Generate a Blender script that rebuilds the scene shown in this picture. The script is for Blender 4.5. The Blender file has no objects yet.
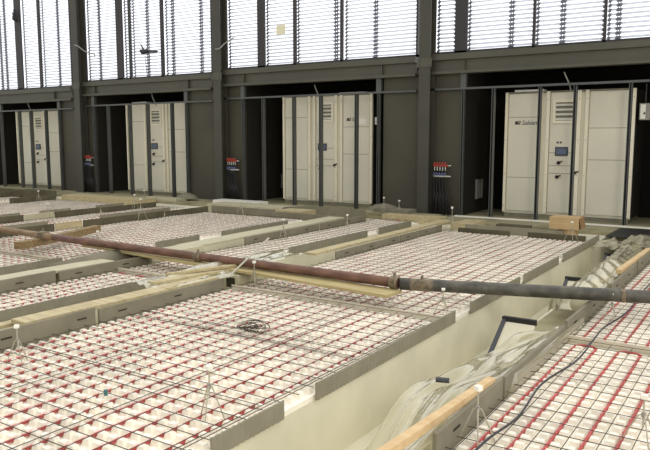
import bpy, bmesh, math, random
from mathutils import Vector, Matrix, noise
R = math.radians
random.seed(7)
sc = bpy.context.scene
COL = sc.collection

# ---------------------------------------------------------------- camera
cam_d = bpy.data.cameras.new('camera'); cam = bpy.data.objects.new('camera', cam_d); COL.objects.link(cam)
cam_d.sensor_fit = 'HORIZONTAL'; cam_d.sensor_width = 36.0; cam_d.lens = 36.0 * 692.0 / 650.0
cam_d.clip_start = .05; cam_d.clip_end = 300
cam.location = (0, 0, 1.6)
cam.rotation_euler = (R(90 - 7.09), 0, R(33.25))
sc.camera = cam

# ---------------------------------------------------------------- world, light, exposure
world = bpy.data.worlds.new('overcast_sky'); sc.world = world; world.use_nodes = True
wn = world.node_tree.nodes; wn.clear()
bg = wn.new('ShaderNodeBackground'); bg.inputs[0].default_value = (.99, .985, .98, 1)
# daylight comes mostly from the open side beyond the louvred facade (+Y); the hall behind the viewer is dimmer
wt = wn.new('ShaderNodeTexCoord'); ws = wn.new('ShaderNodeSeparateXYZ'); wr = wn.new('ShaderNodeMapRange')
wr.interpolation_type = 'SMOOTHSTEP'; wr.inputs['From Min'].default_value = -.7; wr.inputs['From Max'].default_value = .7
wr.inputs['To Min'].default_value = .72; wr.inputs['To Max'].default_value = 1.75
world.node_tree.links.new(wt.outputs['Generated'], ws.inputs[0]); world.node_tree.links.new(ws.outputs['Y'], wr.inputs['Value'])
world.node_tree.links.new(wr.outputs[0], bg.inputs[1])
wo = wn.new('ShaderNodeOutputWorld'); world.node_tree.links.new(bg.outputs[0], wo.inputs[0])

def area(name, loc, target, sx, sy, power, col):
    d = bpy.data.lights.new(name, 'AREA'); d.shape = 'RECTANGLE'; d.size = sx; d.size_y = sy
    d.energy = power; d.color = col
    o = bpy.data.objects.new(name, d); COL.objects.link(o); o.location = loc
    o.rotation_euler = (Vector(target) - Vector(loc)).to_track_quat('-Z', 'Y').to_euler()
    return o
area('hall_daylight', (7, -5, 7.5), (-6, 8, 0), 4, 3, 560, (1, .93, .78))
sc.view_settings.view_transform = 'Standard'; sc.view_settings.look = 'None'
sc.view_settings.gamma = 1.0; sc.view_settings.use_curve_mapping = False
sc.view_settings.exposure = 0.12

# ---------------------------------------------------------------- materials
def srgb(r, g, b):
    f = lambda c: (c / 255 / 12.92) if c / 255 <= .04045 else ((c / 255 + .055) / 1.055) ** 2.4
    return (f(r), f(g), f(b), 1)
def mat(name, rgb, rough=.7, metal=0, spec=.5, var=.0, scale=4, rgb2=None, bump=0, bscale=30, stretch=None, emit=None, detail=4, lo=.35, hi=.7):
    m = bpy.data.materials.new(name); m.use_nodes = True
    nt = m.node_tree; N = nt.nodes; L = nt.links; p = N['Principled BSDF']
    c = srgb(*rgb); p.inputs['Base Color'].default_value = c
    p.inputs['Roughness'].default_value = rough; p.inputs['Metallic'].default_value = metal
    p.inputs['Specular IOR Level'].default_value = spec
    tc = N.new('ShaderNodeTexCoord'); mp = N.new('ShaderNodeMapping'); L.new(tc.outputs['Object'], mp.inputs[0])
    if stretch: mp.inputs['Scale'].default_value = stretch
    if var or rgb2:
        n = N.new('ShaderNodeTexNoise'); n.inputs['Scale'].default_value = scale; n.inputs['Detail'].default_value = detail
        L.new(mp.outputs[0], n.inputs[0])
        r = N.new('ShaderNodeValToRGB'); L.new(n.outputs['Fac'], r.inputs[0])
        r.color_ramp.elements[0].position = lo; r.color_ramp.elements[1].position = hi
        r.color_ramp.elements[0].color = c if rgb2 else tuple(v * (1 - var) for v in c[:3]) + (1,)
        r.color_ramp.elements[1].color = srgb(*rgb2) if rgb2 else tuple(min(1, v * (1 + var * .5)) for v in c[:3]) + (1,)
        L.new(r.outputs[0], p.inputs['Base Color'])
    if bump:
        n2 = N.new('ShaderNodeTexNoise'); n2.inputs['Scale'].default_value = bscale; L.new(mp.outputs[0], n2.inputs[0])
        b = N.new('ShaderNodeBump'); b.inputs['Strength'].default_value = bump; b.inputs['Distance'].default_value = .01
        L.new(n2.outputs['Fac'], b.inputs['Height']); L.new(b.outputs[0], p.inputs['Normal'])
    return m
M = {
 'foam': mat('white_foam', (243, 237, 222), .75, spec=.25, var=.12, scale=2.3, bump=.15, bscale=60),
 'pipe_red': mat('red_pipe', (186, 68, 64), .4, var=.25, scale=3),
 'wire': mat('mesh_wire', (70, 62, 50), .6, metal=.3),
 'concrete': mat('cream_concrete', (222, 217, 194), .85, spec=.2, var=.14, scale=1.4, bump=.2, bscale=18),
 'apron': mat('dusty_screed', (164, 158, 126), .9, spec=.2, rgb2=(128, 122, 98), scale=2.2, bump=.3),
 'strip': mat('grey_edge_board', (141, 136, 118), .85, spec=.2, var=.12, scale=5),
 'board': mat('grey_fibre_board', (130, 125, 107), .85, spec=.2, var=.16, scale=3.5, bump=.15),
 'board_dark': mat('dark_board', (98, 93, 74), .9, spec=.2, var=.25, scale=2.5, bump=.2),
 'slot': mat('dark_slot', (60, 58, 48), .9, spec=.1),
 'wood_y': mat('yellow_formwork_wood', (186, 172, 122), .65, rgb2=(160, 142, 96), scale=3, stretch=(1, 8, 8)),
 'wood_o': mat('fresh_orange_timber', (208, 182, 138), .7, rgb2=(194, 162, 118), scale=2, stretch=(8, 1, 8)),
 'wood_p': mat('pale_weathered_wood', (190, 178, 140), .75, rgb2=(166, 150, 112), scale=2.5, stretch=(8, 1, 8)),
 'log': mat('rough_brown_timber', (150, 128, 88), .85, rgb2=(104, 84, 56), scale=6, stretch=(6, 1, 6), bump=.4),
 'steel': mat('dark_steel', (70, 69, 59), .5, metal=.0, spec=.45, var=.12, scale=1.5),
 'steel_b': mat('beam_steel', (84, 83, 71), .5, spec=.45, var=.12, scale=1.5),
 'stud': mat('stud_steel', (84, 86, 84), .4, spec=.5, var=.1),
 'panel': mat('charcoal_panel', (78, 75, 63), .55, spec=.35, var=.18, scale=.7),
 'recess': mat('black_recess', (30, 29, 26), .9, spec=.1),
 'recess_s': mat('black_recess_side_casing_shade', (54, 52, 46), .8, spec=.15, var=.1),
 'frame_dark': mat('window_frame_dark', (58, 56, 56), .5, spec=.4),
 'blade': mat('louvre_blade', (214, 217, 226), .5, spec=.3),
 'bracket': mat('louvre_bracket', (110, 112, 122), .6),
 'cab': mat('cabinet_cream', (224, 220, 201), .4, spec=.4, var=.06, scale=1.5),
 'cab2': mat('cabinet_profile', (240, 233, 210), .25, spec=.6),
 'cab_grey': mat('cabinet_base_grey', (128, 124, 104), .6, var=.2, scale=8),
 'seam': mat('cabinet_seam', (150, 144, 122), .6),
 'white': mat('white_metal', (238, 236, 224), .4),
 'black': mat('black_rubber', (26, 25, 24), .6),
 'grey_dk': mat('dark_grey_plastic', (58, 60, 66), .5),
 'screen': mat('display_blue_grey', (92, 104, 128), .25),
 'tube_red': mat('rusty_red_prop_tube', (124, 90, 72), .65, rgb2=(84, 58, 46), scale=5, stretch=(1, 4, 4), bump=.25),
 'tube_grey': mat('dark_grey_prop_tube', (104, 101, 90), .55, rgb2=(66, 64, 57), scale=9, bump=.3, lo=.25, hi=.6, detail=10),
 'tube_tan': mat('dusty_tan_tube', (150, 128, 98), .7, rgb2=(116, 94, 70), scale=4, stretch=(1, 4, 4), bump=.25),
 'collar': mat('dusty_steel_collar', (134, 122, 98), .6, rgb2=(90, 78, 60), scale=20, bump=.4),
 'galv': mat('galvanised_grey', (150, 148, 140), .45, metal=.2, var=.1),
 'jstrip': mat('joint_strip_grey', (205, 198, 178), .7, var=.1),
 'cardboard': mat('cardboard', (192, 164, 120), .85, var=.08, scale=3),
 'cardboard_d': mat('cardboard_inner', (150, 116, 76), .9),
 'tripod': mat('pale_wire', (176, 172, 152), .5, metal=.2),
 'v_red': mat('valve_red', (168, 66, 50), .45), 'v_blue': mat('valve_blue', (96, 104, 146), .45), 'chrome': mat('valve_chrome', (200, 200, 196), .25, metal=.8),
 'hose': mat('black_hose', (24, 24, 24), .6), 'cable': mat('black_cable', (38, 34, 40), .55), 'cable_w': mat('grey_cable', (150, 150, 142), .5),
 'foamgrey': mat('grey_cream_foam', (184, 178, 150), .8, var=.06),
 'sticker': mat('yellow_sticker', (236, 232, 200), .6),
 'ground': mat('outside_ground', (226, 224, 218), .9),
}
def blade_mat():
    m = bpy.data.materials.new('translucent_louvre_blade'); m.use_nodes = True; N = m.node_tree.nodes; L = m.node_tree.links; N.clear()
    a = N.new('ShaderNodeBsdfTranslucent'); a.inputs[0].default_value = (.96, .97, .99, 1)
    d = N.new('ShaderNodeBsdfDiffuse'); d.inputs[0].default_value = (.92, .93, .95, 1)
    x = N.new('ShaderNodeMixShader'); x.inputs[0].default_value = .5; o = N.new('ShaderNodeOutputMaterial')
    L.new(a.outputs[0], x.inputs[1]); L.new(d.outputs[0], x.inputs[2]); L.new(x.outputs[0], o.inputs[0]); return m
def glass_mat():
    m = bpy.data.materials.new('window_glass'); m.use_nodes = True; N = m.node_tree.nodes; L = m.node_tree.links; N.clear()
    t = N.new('ShaderNodeBsdfTransparent'); t.inputs[0].default_value = (.97, .98, 1, 1)
    g = N.new('ShaderNodeBsdfGlossy'); g.inputs['Roughness'].default_value = .03
    x = N.new('ShaderNodeMixShader'); x.inputs[0].default_value = .04; o = N.new('ShaderNodeOutputMaterial')
    L.new(t.outputs[0], x.inputs[1]); L.new(g.outputs[0], x.inputs[2]); L.new(x.outputs[0], o.inputs[0]); return m
def plastic_mat(a=.5):
    m = bpy.data.materials.new('clear_plastic_film'); m.use_nodes = True; N = m.node_tree.nodes; L = m.node_tree.links; N.clear()
    t = N.new('ShaderNodeBsdfTransparent'); t.inputs[0].default_value = (.93, .92, .87, 1)
    d = N.new('ShaderNodeBsdfDiffuse'); d.inputs[0].default_value = srgb(226, 220, 192)
    g = N.new('ShaderNodeBsdfGlossy'); g.inputs['Roughness'].default_value = .08; g.inputs[0].default_value = (.95, .95, .9, 1)
    lw = N.new('ShaderNodeLayerWeight'); lw.inputs[0].default_value = .5; fr = N.new('ShaderNodeMath'); fr.operation = 'POWER'; fr.inputs[1].default_value = 3.0; L.new(lw.outputs['Facing'], fr.inputs[0])
    x = N.new('ShaderNodeMixShader'); x.inputs[0].default_value = a
    y = N.new('ShaderNodeMixShader'); o = N.new('ShaderNodeOutputMaterial')
    tl = N.new('ShaderNodeBsdfTranslucent'); tl.inputs[0].default_value = srgb(226, 220, 192); dm = N.new('ShaderNodeMixShader'); dm.inputs[0].default_value = .4
    L.new(d.outputs[0], dm.inputs[1]); L.new(tl.outputs[0], dm.inputs[2])
    L.new(t.outputs[0], x.inputs[1]); L.new(dm.outputs[0], x.inputs[2]); L.new(fr.outputs[0], y.inputs[0])
    L.new(x.outputs[0], y.inputs[1]); L.new(g.outputs[0], y.inputs[2]); L.new(y.outputs[0], o.inputs[0]); return m
M['glass'] = glass_mat(); M['plastic'] = plastic_mat(.50); M['blade'] = blade_mat()

# ---------------------------------------------------------------- helpers
class MB:
    """collects geometry for one mesh object"""
    def __init__(s): s.v = []; s.f = []
    def add(s, vs, fs):
        n = len(s.v); s.v += [tuple(v) for v in vs]; s.f += [tuple(i + n for i in f) for f in fs]; return s
    def box(s, x0, x1, y0, y1, z0, z1):
        return s.add([(x0,y0,z0),(x1,y0,z0),(x1,y1,z0),(x0,y1,z0),(x0,y0,z1),(x1,y0,z1),(x1,y1,z1),(x0,y1,z1)],
                     [(0,3,2,1),(4,5,6,7),(0,1,5,4),(1,2,6,5),(2,3,7,6),(3,0,4,7)])
    def bar(s, a, b, w, h=None, up=(0, 0, 1)):
        """rectangular bar between two points"""
        a, b = Vector(a), Vector(b); h = h or w; d = (b - a).normalized(); u = Vector(up)
        if abs(d.dot(u)) > .95: u = Vector((1, 0, 0))
        r = d.cross(u).normalized(); u = r.cross(d)
        q = [(-1,-1),(1,-1),(1,1),(-1,1)]
        vs = [p + r * (i * w / 2) + u * (j * h / 2) for p in (a, b) for i, j in q]
        return s.add(vs, [(3,2,1,0),(4,5,6,7),(0,1,5,4),(1,2,6,5),(2,3,7,6),(3,0,4,7)])
    def tube(s, pts, r, n=8, cap=True):
        pts = [Vector(p) for p in pts]; rr = r if isinstance(r, (list, tuple)) else [r] * len(pts)
        base = len(s.v); pu = None; vs = []; fs = []
        for i, p in enumerate(pts):
            d = (pts[min(i + 1, len(pts) - 1)] - pts[max(i - 1, 0)]).normalized()
            if pu is None:
                pu = Vector((0, 0, 1)) if abs(d.z) < .9 else Vector((1, 0, 0))
            a = d.cross(pu).normalized(); pu = a.cross(d)
            for k in range(n):
                t = 2 * math.pi * k / n; vs.append(p + (a * math.cos(t) + pu * math.sin(t)) * rr[i])
        for i in range(len(pts) - 1):
            for k in range(n):
                k2 = (k + 1) % n; fs.append((i*n+k, i*n+k2, (i+1)*n+k2, (i+1)*n+k))
        if cap: fs.append(tuple(range(n - 1, -1, -1))); m = (len(pts)-1)*n; fs.append(tuple(range(m, m + n)))
        return s.add(vs, fs)
    def build(s, name, m, parent=None, smooth=False, bevel=0):
        me = bpy.data.meshes.new(name); me.from_pydata(s.v, [], s.f); me.materials.append(m)
        bm = bmesh.new(); bm.from_mesh(me); bmesh.ops.recalc_face_normals(bm, faces=bm.faces); bm.to_mesh(me); bm.free()
        if smooth: me.polygons.foreach_set('use_smooth', [True] * len(me.polygons))
        o = bpy.data.objects.new(name, me); COL.objects.link(o)
        if parent: o.parent = parent
        if bevel:
            b = o.modifiers.new('bevel', 'BEVEL'); b.width = bevel; b.segments = 2; b.limit_method = 'ANGLE'
        return o
def tag(o, label=None, cat=None, group=None, kind=None):
    if label: o['label'] = label
    if cat: o['category'] = cat
    if group: o['group'] = group
    if kind: o['kind'] = kind
    return o
def empty(name, loc=(0, 0, 0), rz=0):
    o = bpy.data.objects.new(name, None); COL.objects.link(o); o.location = loc; o.rotation_euler = (0, 0, rz); o.empty_display_size = .1
    return o
def recentre(o):
    """move a top-level mesh's origin to the middle of its base"""
    me = o.data; xs = [v.co.copy() for v in me.vertices]
    c = Vector(((min(v.x for v in xs) + max(v.x for v in xs)) / 2, (min(v.y for v in xs) + max(v.y for v in xs)) / 2, min(v.z for v in xs)))
    me.transform(Matrix.Translation(-c)); o.location = c
    for ch in o.children: ch.data.transform(Matrix.Translation(-c)) if ch.data else None
    return o

# ================================================================ STRUCTURE
WY = 13.4                                   # face of the steel facade
# floor: service trenches run in Y between the heated fields
TR = [(-2.35, -1.33), (-5.70, -4.80), (-7.67, -6.60), (-11.28, -10.40), (-13.03, -12.12), (-16.6, -15.72), (-18.6, -17.6)]
SLAB = -.03
fl = MB(); edges = [3.0]
for a, b in TR: edges += [b, a]
edges.append(-32.0)
for i in range(0, len(edges), 2):
    fl.box(edges[i+1], edges[i], -4, 13.0, -.6, SLAB)
for a, b in TR:
    fl.box(a, b, -4, 13.0, -.6, -.5)
fl.box(-32, 3, 13.0, 16.0, -.6, SLAB)
for a, b in TR[1:]:
    fl.box(a, b, 11.9, 13.0, -.5, SLAB)
tag(fl.build('floor', M['concrete']), kind='structure')
# slightly raised dusty screed apron along the facade
ap = MB(); ap.box(-32, 3, 12.35, 15.3, SLAB, .03)
tag(ap.build('floor_apron', M['apron']), kind='structure').name = 'trim_1'
cb = MB(); cb.box(-5.5, 2.5, 13.2, 13.32, .03, .05)
tag(cb.build('trim_2', M['white']), kind='structure')
tag(MB().box(-60, 30, 16.2, 80, -1.2, -1.0).build('ground', M['ground']), kind='structure')

CX = [-.55, -6.32, -12.03, -17.60, -23.1]   # column centres
# openings: (left post x, right post x)
OP = [(-5.44, -1.2), (-11.2, -7.30), (-16.85, -13.12), (-22.4, -18.45)]
ZT = 2.58
wall = tag(empty('wall_back', (-12, WY, 0)), kind='structure')
def wpart(mb, m): 
    o = mb.build('wall_panel', M[m], wall); o.data.transform(Matrix.Translation((12, -WY, 0))); return o
prev = 2.6
for (a, b) in OP:
    # infill panel between the previous opening and this one
    wpart(MB().box(b, prev, WY + .06, WY + .12, .03, 2.95), 'panel'); prev = a
    # recess box
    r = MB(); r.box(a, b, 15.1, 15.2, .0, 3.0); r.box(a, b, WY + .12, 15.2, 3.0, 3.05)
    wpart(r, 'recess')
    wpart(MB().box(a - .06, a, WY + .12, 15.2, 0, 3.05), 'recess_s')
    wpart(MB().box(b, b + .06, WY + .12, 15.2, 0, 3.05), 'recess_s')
wpart(MB().box(-30, prev, WY + .06, WY + .12, .03, 2.95), 'panel')
# roof slab over the plant recesses keeps daylight out of them
wpart(MB().box(-30, 2.6, WY + .12, 15.3, 3.05, 3.12), 'panel')

# transom beams, one between each pair of columns, I section
BZ = [.07, .06, .0, -.10]                   # settling of each bay's transom
for i in range(4):
    x1 = CX[i] - .16; x0 = CX[i+1] + .16
    dz = BZ[i]
    b = MB(); b.box(x0, x1, WY - .10, WY + .14, 3.12 + dz, 3.24 + dz).box(x0, x1, WY - .02, WY + .04, 2.90 + dz, 3.12 + dz).box(x0, x1, WY - .10, WY + .14, 2.84 + dz, 2.90 + dz)
    for k in (x0 + .75, x1 - .8): b.box(k - .008, k + .008, WY - .09, WY + .04, 2.9 + dz, 3.12 + dz)
    w = ['in front of the nearest cabinet recess, rightmost', 'over the second cabinet recess from the right', 'over the third cabinet recess from the right', 'over the farthest cabinet recess at the left edge'][i]
    recentre(tag(b.build('transom_beam', M['steel_b']), 'dark grey steel transom beam ' + w, 'beam', 'transom beams of the facade'))
# columns, H section
names = ['dark steel column just left of the nearest cabinet recess', 'dark steel column second from the left, between two cabinet recesses', 'dark steel column farthest left, beside the farthest white cabinet']
for k, x in enumerate((-6.2, -11.84, -17.29)):
    root = tag(empty('steel_column', (x, WY, .03)), names[k], 'column', 'facade columns')
    c = MB(); c.box(-.125, .125, -.24, -.215, 0, 6.4).box(-.14, .14, -.03, 0, 0, 6.4).box(-.012, .012, -.215, -.03, 0, 6.4)
    c.build('column_profile', M['steel'], root)
    p = MB(); p.box(-.17, .17, -.26, -.241, -.0, .03).box(-.19, .19, -.27, .03, -.0, .015).build('base_plate', M['steel'], root)
    s = MB(); s.box(-.16, .16, -.255, -.24, 3.02, 3.2)
    for (u, v) in ((-.1, 3.06), (.1, 3.06), (-.1, 3.16), (.1, 3.16)): s.box(u - .015, u + .015, -.27, -.255, v - .015, v + .015)
    s.build('splice_plate', M['steel_b'], root)

# stud frames in front of each recess
SX = [[-5.44, -4.81, -3.90, -3.25, -2.30], [-11.2, -10.57, -9.66, -8.90, -7.95, -7.38], [-16.85, -16.22, -15.32, -14.60, -13.67, -13.13], [-21.5, -20.5, -19.9, -19.13, -18.45]]
SN = ['nearest recess at the right', 'second recess from the right', 'third recess from the right', 'farthest recess at the left edge']
RZ = [.05, .04, .0, -.06]
for i, xs in enumerate(SX):
    zs = ZT + RZ[i]
    x1 = CX[i] - .16; x0 = CX[i+1] + .16
    root = tag(empty('stud_frame', ((x0 + x1) / 2, WY, .03)), 'thin grey steel stud frame before the cabinet, ' + SN[i], 'frame', 'stud frames before the cabinets')
    ox = root.location.x
    MB().box(x0 - ox, x1 - ox, -.03, .03, ZT + RZ[i] - .07, ZT + RZ[i] - .03).build('rail', M['stud'], root)
    for j, x in enumerate(xs):
        w = .055
        post = j == 0 or (len(xs) > 5 and j == 5) or (i == 3 and j == 4)
        s = MB()
        s.box(x - ox - w/2, x - ox - w/2 + .012, -.04, .06, 0, zs - .07)
        s.box(x - ox + w/2 - .012, x - ox + w/2, -.04, .06, 0, zs - .07)
        s.box(x - ox - w/2, x - ox + w/2, .048, .06, 0, zs - .07)
        if post: s.box(x - ox - .06, x - ox + .06, -.03, .05, zs - .03, 2.84 + BZ[i])
        s.build('stud', M['stud'], root)

# ---------------------------------------------------------------- windows and external louvres
ZB, ZH = 3.24, 6.3
WIN = [ # x0,x1, mullions (x,width), louvre banks
 (-6.17, -.7, [(-5.52, .26), (-4.06, .05), (-2.79, .05)], [(-6.05, -5.68), (-5.38, -4.55), (-4.50, -4.09), (-4.02, -3.58), (-3.53, -2.83), (-2.74, -2.60), (-2.56, -1.75), (-1.7, -.9)]),
 (-11.87, -6.47, [(-11.78, .18), (-10.61, .22), (-9.62, .08), (-8.34, .07)], [(-11.68, -10.73), (-10.49, -9.69), (-9.58, -8.57), (-8.51, -8.39), (-8.27, -7.55), (-7.50, -6.5)]),
 (-17.45, -12.18, [(-17.2, .25), (-15.63, .25), (-15.22, .06), (-13.96, .10)], [(-17.06, -16.60), (-16.55, -15.77), (-15.49, -15.27), (-15.15, -14.63), (-14.57, -14.03), (-13.88, -13.67), (-13.61, -12.66), (-12.60, -12.2)]),
 (-22.9, -17.75, [(-20.33, .30), (-19.26, .10)], [(-22.7, -21.48), (-21.42, -21.2), (-21.14, -20.50), (-20.16, -19.33), (-19.18, -18.48), (-18.43, -17.8)]),
]
WN = ['rightmost', 'second', 'third', 'leftmost']
for i, (x0, x1, mul, banks) in enumerate(WIN):
    w = tag(empty('window_%d' % (i + 1), ((x0 + x1) / 2, WY, ZB + BZ[i])), kind='structure'); ox = w.location.x
    fr = MB().box(x0 - ox, x1 - ox, -.02, .10, 0, .05).box(x0 - ox, x1 - ox, -.02, .10, ZH - ZB - .05, ZH - ZB)
    fr.box(x0 - ox, x0 - ox + .04, -.02, .1, 0, ZH - ZB).box(x1 - ox - .04, x1 - ox, -.02, .1, 0, ZH - ZB)
    fr.build('window_frame', M['frame_dark'], w)
    for (mx, mw) in mul:
        MB().box(mx - ox - mw/2, mx - ox + mw/2, -.02, .03, 0, ZH - ZB).build('mullion', M['frame_dark'], w)
    MB().box(x0 - ox, x1 - ox, .045, .053, .02, ZH - ZB - .02).build('glass_pane', M['glass'], w)
    t = tag(empty('louvre_screen', ((x0 + x1) / 2, WY + .12, ZB + BZ[i])), 'white louvre screen outside the %s window, above the %s cabinet' % (['rightmost', 'second from right', 'third from right', 'leftmost'][i], ['nearest', 'second', 'third', 'farthest'][i]), 'louvre screen', 'louvre screens outside the windows')
    for (a, b) in banks:
        a *= 1.009; b *= 1.009
        mb = MB(); z = .03
        while z < ZH - ZB:
            mb.bar((a - ox, .10, z), (b - ox, .10, z), .074, .004, up=(0, -.62, .78)); z += .082
        lp = mb.build('louvre_blades', M['blade'], t)
        for e in (a - ox, b - ox):          # toothed end bracket: an upright with a tilted cradle per blade
            g = MB().box(e - .006, e + .006, .085, .115, -.02, ZH - ZB); z = .03
            while z < ZH - ZB:
                g.bar((e - .027, .10, z - .006), (e + .027, .10, z - .006), .080, .024, up=(0, -.62, .78)); z += .082
            g.build('louvre_bracket', M['bracket'], t)

# ================================================================ CABINETS
def cabinet(x0, x1, zt, label, secs, logo=None, rev=False, swap=False):
    Y = 13.8; root = tag(empty('air_handling_unit', ((x0 + x1) / 2, Y, .03)), label, 'cabinet', 'plant cabinets in the facade recesses'); ox = root.location.x
    w = x1 - x0; h = zt - .03
    L = lambda u: u * w - w / 2
    MB().box(-w/2 + .01, w/2 - .01, .04, 1.1, .08, h).build('casing', M['recess_s'], root, bevel=.006)  # dark colour puts the shade on the cabinet's sides into the casing itself
    MB().box(-w/2 + .004, w/2 - .004, .032, .045, .08, h).build('face_frame', M['cab'], root)
    MB().box(-w/2 + .03, w/2 - .03, .02, 1.05, 0, .08).build('plinth', M['cab_grey'], root)
    a, b, c, d = secs
    def door(u0, u1, name):
        pz = MB().box(L(u0), L(u1), 0, .035, .13, h - .03).build(name, M['cab'], root, bevel=.005); return pz
    d1 = door(.03, a, 'side_panel'); d2 = door(b, c, 'control_panel'); d3 = door(d, .965, 'side_panel')
    # horizontal seams
    for (p, u0, u1, zs) in ((d1, .03, a, (.80 * h, .32 * h)), (d3, d, .965, (.71 * h, .47 * h)), (d2, b, c, (.52 * h, .42 * h, .36 * h))):
        for z in zs: MB().box(L(u0) + .003, L(u1) - .003, -.0015, .004, z, z + .012).build('seam', M['seam'], p)
    # bright edge profiles
    for (u0, u1) in ((.0, .022), (a + .008, a + .036), (b - .032, b - .006), (c + .006, c + .036), (d - .034, d - .008), (.972, 1.0)):
        pr = MB().box(L(u0), L(u1), -.02, .03, .1, h - .0).build('corner_profile', M['cab2'], root, bevel=.006)
        rv = MB()
        for z in (.22, h * .35, h * .62, h - .16): rv.tube([(L((u0+u1)/2), -.026, z), (L((u0+u1)/2), -.018, z)], .009, 6)
        rv.build('rivet', M['seam'], pr)
    MB().box(-w/2, w/2, -.01, .03, h - .03, h + .004).build('top_rail', M['cab_grey'], root)
    MB().box(L(.06 if not swap else .62), L(.3 if not swap else .9), .1, .3, h + .002, h + .05).build('top_strip', M['white'], root)
    # ventilation grille
    gz0, gz1 = h - .62, h - .17; gx0, gx1 = L(b) + .05, L(c) - .01
    g = MB().box(gx0, gx1, -.03, 0, gz0, gz0 + .05).box(gx0, gx1, -.03, 0, gz1 - .05, gz1).box(gx0, gx0 + .05, -.03, 0, gz0 + .05, gz1 - .05).box(gx1 - .05, gx1, -.03, 0, gz0 + .05, gz1 - .05).build('grille_frame', M['cab2'], d2)
    gb = MB()
    for k in range(4):
        z = gz0 + .08 + k * .09; gb.bar((gx0 + .05, -.02, z), (gx1 - .05, -.02, z), .05, .008, up=(0, -.7, .7))
    gb.build('grille_blade', M['white'], g)
    MB().box(gx0 + .05, gx1 - .05, -.006, -.001, gz0 + .05, gz1 - .05).build('grille_opening', M['cab_grey'], g)
    cx = L(b) + .12
    if rev: cx = L(b) + .06
    dp = MB().box(cx, cx + .24, -.02, 0, h * .5 + .0, h * .5 + .17).build('display_housing', M['grey_dk'], d2)
    MB().box(cx + .025, cx + .215, -.024, -.019, h * .5 + .03, h * .5 + .14).build('display', M['screen'], dp)
    for k in range(2): MB().box(cx + .02 + k * .06, cx + .055 + k * .06, -.008, 0, h * .5 + .24, h * .5 + .275).build('indicator', M['grey_dk'], d2)
    for kx, kz in ((cx + .07, h * .445), (cx + .05, h * .335), (L(c) + .02, h * .37)):
        hd = MB().tube([(kx, 0, kz), (kx, -.02, kz)], .035, 12).build('handle_rose', M['black'], d2)
        MB().bar((kx - .01, -.035, kz - .01), (kx + .075, -.035, kz + .035), .03, .022).tube([(kx, -.04, kz), (kx, -.015, kz)], .016, 8).build('door_handle', M['black'], hd)
    # logo plate
    lx = L(.085) if not swap else L(.73); lz = .745 * h if not swap else .765 * h
    if logo:
        e = MB().box(lx, lx + .10, -.004, .0, lz, lz + .065); e.build('emblem', M['black'], d1 if not swap else d3)
        MB().box(lx + .055, lx + .115, -.006, -.002, lz + .02, lz + .075).build('emblem_tip', M['seam'], d1 if not swap else d3)
        cu = bpy.data.curves.new('lettering', 'FONT'); cu.body = logo; cu.size = .12; cu.shear = .25; cu.extrude = .001
        tmp = bpy.data.objects.new('lettering_curve', cu); me = bpy.data.meshes.new_from_object(tmp); bpy.data.objects.remove(tmp); bpy.data.curves.remove(cu)
        me.materials.clear(); me.materials.append(M['grey_dk']); o = bpy.data.objects.new('lettering', me); COL.objects.link(o)
        o.rotation_euler = (R(90), 0, 0); o.location = (lx + .13, -.005, lz - .005); o.parent = d1 if not swap else d3
    return root
cabinet(-4.70, -2.27, 2.52, 'cream metal plant cabinet in the rightmost recess, black lettering on its left panel', (.27, .37, .57, .67), logo='Sabiana')
cabinet(-10.28, -7.76, 2.62, 'cream plant cabinet in the second recess from the right, paper on its right panel', (.29, .39, .59, .69), logo='Sab', swap=True, rev=True)
cabinet(-15.93, -13.47, 2.60, 'cream metal plant cabinet in the third recess from the right', (.29, .39, .59, .69), rev=True)
cabinet(-21.3, -18.85, 2.50, 'cream metal plant cabinet in the farthest recess at the left edge', (.29, .39, .59, .69), rev=True)
# paper stuck to the second cabinet's right panel
recentre(tag(MB().box(-8.13, -7.93, 13.785, 13.799, 1.93, 2.06).build('paper_note', M['white']), 'small white paper note stuck on the right panel of the second cabinet', 'paper'))
# small switch and junction boxes
def small_box(x0, x1, y0, y1, z0, z1, label, name, cat, m='galv'):
    root = tag(empty(name, ((x0+x1)/2, (y0+y1)/2, z0)), label, cat); w, d, h = x1-x0, y1-y0, z1-z0
    MB().box(-w/2, w/2, -d/2, d/2, 0, h).build('housing', M[m], root, bevel=.005)
    MB().box(-w/2 + .02, w/2 - .02 - w*.3, -d/2 - .012, -d/2, .02, h - .02).build('cover', M['white'], root)
    MB().tube([(0, -d/2 - .03, h * .4), (0, -d/2 - .01, h * .4)], w * .1, 8).build('knob', M['black'], root)
    MB().tube([(0, 0, h), (0, 0, h + .35)], .01, 6).build('conduit', M['grey_dk'], root)
small_box(-2.20, -2.02, 13.75, 13.87, 1.94, 2.24, 'grey and white electrical isolator box beside the nearest cabinet near the right edge', 'isolator_box', 'electrical box')
small_box(-7.66, -7.58, 13.72, 13.80, 1.92, 2.08, 'tiny pale switch box in the black gap right of the second cabinet', 'switch_box', 'electrical box', 'white')

# pale rectangular socket frames on the recess side walls
for (x, z0, z1, Y, lab) in ((-5.38, .32, .74, 14.15, 'pale rectangular duct outlet low on the dark side wall of the nearest recess'),
                        (-11.13, .3, .66, 14.9, 'pale rectangular duct outlet low in the black gap left of the second cabinet'),
                        (-16.78, .3, .66, 14.8, 'pale rectangular duct outlet low in the black gap left of the third cabinet')):
    g = MB().box(x - .05, x, Y, Y + .03, z0, z1).box(x - .05, x, Y + .3, Y + .33, z0, z1).box(x - .05, x, Y + .03, Y + .3, z0, z0 + .03).box(x - .05, x, Y + .03, Y + .3, z1 - .03, z1).box(x - .05, x, Y + .15, Y + .17, z0, z1)
    recentre(tag(g.build('duct_outlet', M['galv']), lab, 'duct outlet'))

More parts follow.
